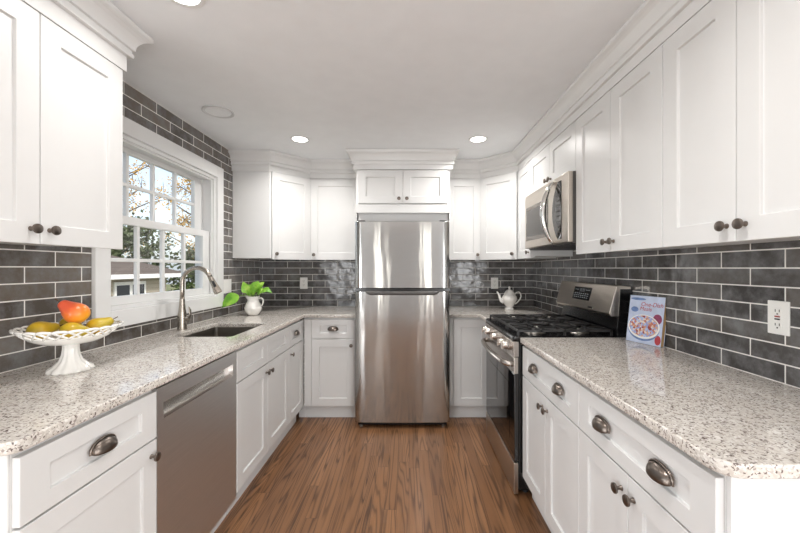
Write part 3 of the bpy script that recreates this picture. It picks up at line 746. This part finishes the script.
# ------------------------------------------------------------------ ceiling fixtures
def downlight(x, y, label, lit=True, r=.075, pw=1.0, group='recessed ceiling lights'):
    t = thing('recessed_light', label, 'ceiling light', (x, y, ZC), 0, group)
    MB().lathe([(r, -.0005), (r, -.004), (r-.008, -.006), (r-.018, -.004), (r-.018, -.0005)], (0, 0, 0), 40).build('trim_ring', 'trim', t, smooth=40)
    MB().lathe([(0, -.0035), (r-.0185, -.0035), (r-.0185, -.0008), (0, -.0008)], (0, 0, 0), 40).build('diffuser', 'lamp' if lit else 'ceil', t)
    if lit:
        l = light('lamp', 'AREA', (0, 0, -.008), (0, 0, 0), LAMP_W*pw, (1, .975, .945), shape='DISK', size=.11, spread=math.radians(150)); l.parent = t
downlight(-.856, 2.827, 'lit round recessed ceiling light in front of the left back cabinets')
downlight(.542, 2.827, 'lit round recessed ceiling light between the refrigerator and the microwave')
downlight(-.835, 1.325, 'lit recessed ceiling light at the top left edge of the photo, near the camera', pw=.45)
downlight(.25, .75, 'lit recessed ceiling light nearest the camera on the right side', pw=.85)
t = thing('ceiling_speaker', 'flat round white fixture flush in the ceiling above the window and sink', 'ceiling fixture', (-1.235, 2.33, ZC))
r = .095
MB().lathe([(r, -.0005), (r, -.006), (r-.006, -.008), (r-.014, -.003), (r-.018, -.001)], (0, 0, 0), 48).build('rim', 'greyp' if False else 'wall', t, smooth=40)
MB().lathe([(0, -.004), (r-.02, -.004), (r-.0185, -.0008)], (0, 0, 0), 48).build('face', 'ceil', t, smooth=40)

# ------------------------------------------------------------------ outlets and switch
def plate(name, label, cat, loc, rz, w, h, kind):
    t = thing(name, label, cat, loc, rz)
    MB().box(-w/2, w/2, -.006, -.0005, -h/2, h/2).build('cover_plate', 'plate', t, bevel=.002)
    if kind == 'duplex':
        for s in (-1, 1):
            o = MB().lathe([(0, 0), (.0165, 0), (.0165, .0015), (0, .0015)], (0, -.006, s*.02), 20, 'y').build('socket', 'plate', t)
            MB().box(-.0075, -.005, -.0083, -.0076, s*.02-.003, s*.02+.007).box(.005, .0075, -.0083, -.0076, s*.02-.003, s*.02+.007).lathe([(0, 0), (.0025, 0), (.0025, .0006), (0, .0006)], (0, -.0077, s*.02-.009), 10, 'y').build('slot', 'slot', o)
    if kind == 'gfci':
        o = MB().box(-.0165, .0165, -.008, -.0062, -.034, .034).build('socket', 'plate', t, bevel=.001)
        for s in (-1, 1): MB().box(-.0080, -.0058, -.0088, -.0081, s*.024-.004, s*.024+.005).box(.0058, .008, -.0088, -.0081, s*.024-.004, s*.024+.005).lathe([(0, 0), (.0026, 0), (.0026, .0007), (0, .0007)], (0, -.0081, s*.024-(.011 if s < 0 else .011)), 10, 'y').build('slot', 'slot', o)
        MB().box(-.009, .009, -.0092, -.0081, .0015, .0065).build('test_button', 'red', o); MB().box(-.009, .009, -.0092, -.0081, -.0075, -.0025).build('reset_button', 'slot', o)
    if kind == 'switch':
        for s in (-1, 1): MB().box(s*.023-.016, s*.023+.016, -.0085, -.0062, -.033, .033).build('rocker', 'plate', t, bevel=.001)
plate('wall_outlet', 'white duplex wall outlet on the back tiles above the left worktop', 'outlet', (-1.092, YB, 1.155), 0, .078, .118, 'duplex')
plate('wall_outlet', 'white duplex wall outlet on the back tiles above the teapot', 'outlet', (.888, YB, 1.155), 0, .074, .116, 'duplex')
plate('wall_outlet', 'white wall outlet with red and dark buttons on the right tiles near the camera', 'outlet', (XR, 1.253, 1.139), -PI/2, .074, .117, 'gfci')
plate('wall_switch', 'white switch plate on the left tiles between the window and the corner', 'light switch', (XL, 3.057, 1.158), PI/2, .130, .118, 'switch')

# ------------------------------------------------------------------ cake stand with pears
CS = Vector((-1.315, 1.40, CT))
t = thing('pedestal_fruit_bowl', 'white porcelain pedestal bowl with openwork scalloped rim on the left worktop', 'fruit bowl', CS)
def flute(r, h, a): return r*(1+.05*math.cos(12*a)) if h < .10 else r
MB().lathe([(0, .006), (.05, .006), (.066, 0), (.070, .004), (.067, .012), (.052, .022), (.036, .04), (.028, .062), (.025, .085), (.026, .10), (.032, .108), (0, .108)], (0, 0, 0), 72, fn=flute).build('pedestal', 'porcelain', t, smooth=60)
m = MB()
m.lathe([(0, .104), (.04, .104), (.085, .113), (.118, .130), (.127, .140), (.124, .143), (.115, .136), (.082, .119), (.04, .111), (0, .111)], (0, 0, 0), 72)
bowl = m.build('bowl', 'porcelain', t, smooth=60)
m = MB(); n = 22; R0, R1, z0, z1 = .1255, .154, .141, .168
def rp(a, f): 
    r = R0+(R1-R0)*f; return (r*math.cos(a), r*math.sin(a), z0+(z1-z0)*f)
for k in range(n):
    for s in (-1, 1):
        a0 = 2*PI*k/n; pts = [rp(a0+s*2*PI/n*(q/6)*1.0, q/6) for q in range(7)]
        m.tube(pts, .0038, 8)
    a0 = 2*PI*(k)/n
    # scallop of the rim
    pts = [rp(a0+2*PI/n*q/6, 1+.14*math.sin(PI*q/6)) for q in range(7)]
    m.tube(pts, .005, 8)
m.build('openwork_rim', 'porcelain', t, smooth='all')

def pear(label, loc, rot, mat, sc=1.0):
    t = thing('pear', label, 'pear', loc, 0, 'pears in the pedestal bowl'); t.rotation_euler = rot
    prof = [(0, 0), (.010, -.002), (.022, .002), (.033, .014), (.0375, .030), (.034, .046), (.026, .060), (.0195, .072), (.016, .082), (.011, .089), (.004, .0905), (0, .089)]
    o = MB().lathe([(r*sc, (h-.035)*sc) for r, h in prof], (0, 0, 0), 24).build('flesh', mat, t, smooth='all', sub=1)
    MB().tube([(0, 0, .052*sc), (.001, 0, .062*sc), (.005, .001, .072*sc)], [.0016, .0015, .002], 6).build('stem', 'pearstem', t, smooth='all')
    return t
zc_ = CT+.119+.034
rt, tw = Vector((.73, .68)), Vector((.68, -.73))   # across and towards the viewer's side of the bowl
def at(a, b): q = rt*a+tw*b; return (CS.x+q.x, CS.y+q.y)
D = math.radians
pear('yellow-green pear lying at the left side of the pedestal bowl', at(-.082, .012)+(zc_+.012,), (D(80), 0, D(160)), 'pear', 1.0)
pear('yellow-green pear at the front middle of the pedestal bowl, under the red one', at(.004, .052)+(zc_+.004,), (D(96), 0, D(128)), 'pear', 1.0)
pear('yellow-green pear at the right side of the pedestal bowl, its stem pointing up', at(.080, .004)+(zc_+.010,), (D(62), 0, D(120)), 'pear', .98)
pear('orange and red blushed pear lying on top of the other pears', at(.014, .006)+(zc_+.070,), (D(46), 0, D(300)), 'pear_red', 1.15)
pear('pear at the back of the pedestal bowl, mostly hidden by the red pear', at(.0, -.062)+(zc_+.020,), (D(95), 0, D(200)), 'pear', .95)

# ------------------------------------------------------------------ pitcher with pothos
PX, PY = -1.318, 3.045
t = thing('pitcher', 'small white ceramic pitcher holding a green plant near the left corner', 'pitcher', (PX, PY, CT))
prof = [(0, .001), (.036, 0), (.041, .004), (.056, .022), (.067, .048), (.068, .066), (.060, .092), (.048, .115), (.044, .130), (.050, .148), (.056, .158), (.052, .158), (.046, .146), (.040, .130), (.040, .12), (0, .12)]
def lip(r, h, a): return r*(1+.22*max(0, math.cos(a-PI))**6*max(0, (h-.12)/.038)) if h > .12 else r
MB().lathe(prof, (0, 0, 0), 40, fn=lip).build('body', 'porcelain', t, smooth=60)
MB().tube([(.047, 0, .138), (.068, 0, .146), (.083, 0, .132), (.085, 0, .108), (.076, 0, .086), (.060, 0, .074)], [.006, .0065, .0065, .006, .006, .006], 10).build('handle', 'porcelain', t, smooth='all')
t = thing('potted_plant', 'bright green leafy pothos growing out of the white pitcher', 'plant', (PX, PY, CT+.1205))
MB().lathe([(0, .0), (.038, .0), (.038, .008), (0, .012)], (0, 0, 0), 24).build('soil', 'soil', t, smooth=True)
def leaf(parent, base, tip, width, up=(0, 0, 1), fold=.25):
    b, e = Vector(base), Vector(tip); d = e-b; L = d.length; d.normalize()
    x = d.cross(Vector(up)).normalized(); nrm = x.cross(d)
    m = MB(); n = 8; shape = [0.0, .62, .95, 1.0, .92, .74, .5, .24, .0]; rows = []
    for k in range(n+1):
        s = k/n; c = b+d*L*s - nrm*(.18*L*s*s) + nrm*.07*L*math.sin(PI*s); hw_ = width/2*shape[k]
        rows.append([m.bm.verts.new(c+x*hw_*q+nrm*fold*hw_*abs(q)) for q in (-1, -.5, 0, .5, 1)])
    for A, B in zip(rows, rows[1:]):
        for k in range(4): m.bm.faces.new((A[k], A[k+1], B[k+1], B[k]))
    bmesh.ops.remove_doubles(m.bm, verts=m.bm.verts, dist=.0003)
    m.build('leaf', 'leaf', parent, smooth='all', sub=1, solid=.0008)
def stemmed(tip0, tip1, width, up):
    a = Vector((random.uniform(-.015, .015), random.uniform(-.015, .015), .006)); b = Vector(tip0)
    mid = (a+b)/2+Vector((0, 0, .02))
    MB().tube([tuple(a), tuple(mid), tuple(b)], .0018, 6).build('stem', 'stem', t, smooth='all')
    leaf(t, tip0, tip1, width, up)
cb = (0, -1, .5)
stemmed((-.035, -.02, .075), (-.075, -.035, .165), .075, (0.1, -1, .1))
stemmed((-.065, -.02, .07), (-.055, -.03, .14), .06, (-.3, -1, .2))
stemmed((-.01, -.035, .06), (-.015, -.05, .135), .07, cb)
stemmed((.02, -.03, .09), (.075, -.05, .145), .07, (0, -.9, .6))
stemmed((.0, .02, .105), (.03, .035, .170), .075, (0, -1, .3))
stemmed((.045, -.01, .08), (.115, -.03, .085), .065, (0, -.8, .7))
stemmed((.075, .01, .10), (.165, -.01, .075), .055, (0, -.6, .8))
stemmed((.01, -.045, .055), (.045, -.065, .115), .05, cb)
stemmed((-.03, .03, .09), (-.075, .06, .14), .06, (0, -1, .4))
stemmed((-.02, -.04, .045), (.0, -.07, .095), .045, (-.1, -1, .1))
stemmed((-.085, -.06, .052), (-.215, -.13, -.035), .115, (.2, -.8, .55))
stemmed((-.02, -.05, .07), (-.055, -.075, .15), .075, (.2, -1, .2))
stemmed((.03, -.03, .07), (.025, -.06, .16), .075, (-.2, -1, .2))
stemmed((.04, .0, .10), (.09, .0, .165), .06, (0, -1, .5))
stemmed((.05, -.03, .06), (.10, -.06, .11), .06, (0, -.9, .6))
MB().tube([(0, -.01, .006), (-.04, -.02, .058), (-.086, -.05, .045)], .002, 6).build('stem', 'stem', t, smooth='all')
MB().tube([(.0, 0, .006), (.05, 0, .05), (.10, -.01, .075)], .0016, 6).build('stem', 'stem', t, smooth='all')

# ------------------------------------------------------------------ teapot
t = thing('teapot', 'white porcelain teapot with lid and curved spout on the far right worktop', 'teapot', (.965, 3.46, CT))
prof = [(0, .002), (.040, 0), (.045, .004), (.043, .012), (.030, .022), (.036, .034), (.056, .062), (.070, .092), (.073, .112), (.066, .128), (.054, .140), (.050, .146), (0, .146)]
MB().lathe(prof, (0, 0, 0), 48, fn=lambda r, h, a: r*(1+.018*math.cos(10*a))).build('body', 'porcelain', t, smooth=60)
MB().lathe([(.052, .1465), (.053, .150), (.046, .162), (.034, .178), (.020, .188), (.010, .192), (.007, .197), (.011, .205), (.012, .213), (.007, .221), (0, .223)], (0, 0, 0), 36).build('lid', 'porcelain', t, smooth=60)
MB().tube([(-.055, 0, .070), (-.080, 0, .085), (-.092, 0, .112), (-.100, 0, .140), (-.112, 0, .162), (-.122, 0, .168)], [.020, .016, .0125, .0095, .0075, .0065], 14).build('spout', 'porcelain', t, smooth='all')
MB().tube([(.050, 0, .142), (.066, 0, .163), (.090, 0, .168), (.108, 0, .152), (.112, 0, .125), (.100, 0, .095), (.078, 0, .070), (.056, 0, .052)], [.006, .006, .0065, .007, .007, .0065, .006, .006], 10).build('handle', 'porcelain', t, smooth='all')

# ------------------------------------------------------------------ cookbook leaning on the right wall
M['cover'] = simple('cover_pale_blue', (196, 206, 228), .25, var=.10, nscale=25)
M['pages'] = simple('book_pages', (196, 160, 112), .7, var=.08, nscale=200)
M['coverred'] = simple('title_red', (178, 60, 66), .4, var=0)
M['blue'] = simple('cover_blue', (104, 130, 178), .3, var=.25, nscale=40)
M['purple'] = simple('cover_berry', (140, 60, 92), .3, var=.3, nscale=60)
def food_mat():
    q = NT('stew_picture'); v = q.n('ShaderNodeTexVoronoi'); q.l(q.objc(), v.inputs['Vector']); v.inputs['Scale'].default_value = 110
    s_ = q.n('ShaderNodeSeparateColor'); q.l(v.outputs['Color'], s_.inputs[0])
    q.l(q.ramp(s_.outputs[0], [(0, lin((196, 120, 96))), (.2, lin((172, 190, 226))), (.4, lin((214, 170, 140))), (.6, lin((150, 160, 206))), (.8, lin((226, 214, 206))), (.92, lin((150, 66, 60)))], 'CONSTANT'), q.b.inputs['Base Color'])
    q.b.inputs['Roughness'].default_value = .3; return q.m
M['food'] = food_mat()
bk_a, bk_b = Vector((1.197, 1.986)), Vector((1.258, 1.79)); dv = bk_b-bk_a
bw, bh, bt = .198, .25, .022
t = thing('cookbook', 'cookbook with a bowl of food on its cover, leaning against the tiles beside the range', 'book', (bk_a.x, bk_a.y, CT+.0015))
t.rotation_euler = (-math.radians(8), 0, math.atan2(dv.y, dv.x))
MB().box(0, bw, -.0012, .0012, 0, bh).box(0, bw, bt-.0012, bt+.0012, 0, bh).box(0, .003, .0012, bt-.0012, 0, bh).build('cover', 'cover', t, bevel=.0005, seg=1)
MB().box(.0032, bw-.002, .0014, bt-.0014, .003, bh-.003).build('page_block', 'pages', t)
def disc(name, cx, cz, rx, rz, y, mat, parent=t, a0=0, a1=2*PI, th=.0002):
    n = 40; pts = [(cx+rx*math.cos(a0+(a1-a0)*k/n), cz+rz*math.sin(a0+(a1-a0)*k/n)) for k in range(n + (0 if a1-a0 > 6.2 else 1))]
    return MB().prism(pts, y-th, y, 'y').build(name, mat, parent)
cov = t
disc('picture', .095, .082, .090, .068, -.0018, 'blue', a0=PI, a1=2*PI)
disc('picture', .095, .088, .090, .063, -.0021, 'porcelain'); disc('picture', .095, .091, .082, .056, -.0024, 'food')
disc('picture', .168, .135, .024, .026, -.0015, 'purple'); disc('picture', .180, .030, .016, .024, -.0015, 'coverred')
disc('picture', .05, .232, .045, .007, -.0015, 'blue'); disc('picture', .035, .175, .022, .014, -.0015, 'blue')
def text(body, x, z, size, mat, parent, y=-.0020, align='CENTER'):
    cu = bpy.data.curves.new('lettering', 'FONT'); cu.body = body; cu.size = size; cu.align_x = align; cu.extrude = .0001; cu.shear = .2
    tmp = bpy.data.objects.new('tmp', cu); COL.objects.link(tmp); dg = bpy.context.evaluated_depsgraph_get(); dg.update()
    me = bpy.data.meshes.new_from_object(tmp.evaluated_get(dg)); bpy.data.objects.remove(tmp)
    me.transform(Matrix.Translation((x, y, z)) @ Matrix.Rotation(PI/2, 4, 'X')); me.materials.clear(); me.materials.append(M[mat])
    o = bpy.data.objects.new('lettering', me); COL.objects.link(o); o.parent = parent; return o
text('One-Dish', .130, .196, .031, 'coverred', t); text('Meals', .098, .172, .030, 'coverred', t)

# ------------------------------------------------------------------ outside the window
M['grass'] = simple('lawn', (120, 122, 78), .95, var=.25, nscale=3)
struct(MB().box(-45, XL-1.0, -20, 60, -1.6, -1.4).build('ground', 'grass'))
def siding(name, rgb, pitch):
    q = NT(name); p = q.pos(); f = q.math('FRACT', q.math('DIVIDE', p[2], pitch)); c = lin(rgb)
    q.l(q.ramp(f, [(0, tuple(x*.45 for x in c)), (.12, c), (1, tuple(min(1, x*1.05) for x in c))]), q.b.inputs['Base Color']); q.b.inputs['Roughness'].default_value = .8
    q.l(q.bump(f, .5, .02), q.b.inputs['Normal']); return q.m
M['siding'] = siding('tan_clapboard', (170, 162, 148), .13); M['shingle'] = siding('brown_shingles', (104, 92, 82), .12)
HX = -8.5
t = thing('neighbour_house', 'tan clapboard house with brown roof and white windows seen through the kitchen window', 'house', (HX, 9, -1.4))
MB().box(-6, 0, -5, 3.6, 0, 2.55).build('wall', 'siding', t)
MB().prism([(.45, 2.42), (.45, 2.54), (-3, 3.35), (-6.4, 2.54), (-6.4, 2.42)], -5.4, 4.0, 'y').build('roof', 'shingle', t)
MB().box(.45, .49, -5.4, 4.0, 2.40, 2.53).build('fascia', 'trim', t)
for y in (-2.0, .0, 1.95):
    f = MB().box(.001, .05, y-.62, y+.62, 1.3, 2.3).build('window', 'trim', t)
    for s in (-.3, .3): MB().box(.051, .056, y+s-.24, y+s+.24, 1.4, 2.2).build('pane', 'glassdark', f)
M['bark'] = simple('bark', (92, 80, 70), .9, var=.3, nscale=20)
M['autumn'] = simple('autumn_leaves', (190, 152, 74), .7, var=.35, nscale=1.5)
M['evergreen'] = simple('evergreen_leaves', (72, 82, 52), .7, var=.35, nscale=1.5)
def tree(label, loc, h, spread, nleaf, mat, lsize=.13, name='tree', low=.25):
    t = thing(name, label, name.replace('_', ' '), loc, 0, None)
    m = MB(); tips = []
    m.tube([(0, 0, 0), (.1, 0, h*.3), (0, .1, h*.6), (.05, 0, h*.95)], [h*.022, h*.018, h*.010, h*.003], 8)
    for k in range(26):
        z = h*(low+.68*k/26); a = k*2.4; L = spread*(1.05-.65*abs(k/26-.35)); p0 = Vector((0, 0, z))
        p1 = p0+Vector((math.cos(a)*L*.5, math.sin(a)*L*.5, L*.28)); p2 = p0+Vector((math.cos(a+.2)*L, math.sin(a+.2)*L, L*.62))
        m.tube([tuple(p0), tuple(p1), tuple(p2)], [h*.007, h*.004, h*.0015], 5)
        tips += [(p0, p1), (p1, p2), (p1, p2)]
        for q in range(4):
            b = p1.lerp(p2, random.random()); e = b+Vector([random.uniform(-.3, .3)*L for _ in range(3)]); m.tube([tuple(b), tuple(e)], [h*.002, h*.0008], 4); tips.append((b, e))
    m.build('trunk', 'bark', t)
    m = MB()
    for k in range(nleaf):
        a, b = random.choice(tips); c = a.lerp(b, random.random())+Vector([random.gauss(0, .16) for _ in range(3)])
        u = Vector([random.gauss(0, 1) for _ in range(3)]).normalized()*lsize/2; v = u.orthogonal().normalized()*lsize/3
        m.bm.faces.new([m.bm.verts.new(c+s) for s in (-u, v, u, -v)])
    o = m.build('foliage', mat, t); o['kind'] = 'stuff'
tree('tall sparse tree with yellow leaves, behind the neighbouring house', (-17.5, 20, -1.4), 11, 3.2, 3000, 'autumn')
tree('tree with golden leaves seen through the right part of the upper sash', (-12.0, 21.5, -1.4), 9.5, 2.4, 4200, 'autumn')
tree('nearly bare tree at the left of the window view', (-23, 15.0, -1.4), 12.0, 2.9, 1300, 'autumn')
tree('dark evergreen shrub beside the neighbouring house, low in the right panes', (-8.3, 15.3, -1.4), 3.9, 1.5, 6000, 'evergreen', .14, 'shrub', low=.05)
tree('dark leafy tree behind the house roof, left of the golden tree', (-13, 15.8, -1.4), 5.5, 2.0, 5000, 'evergreen', .2, low=.1)
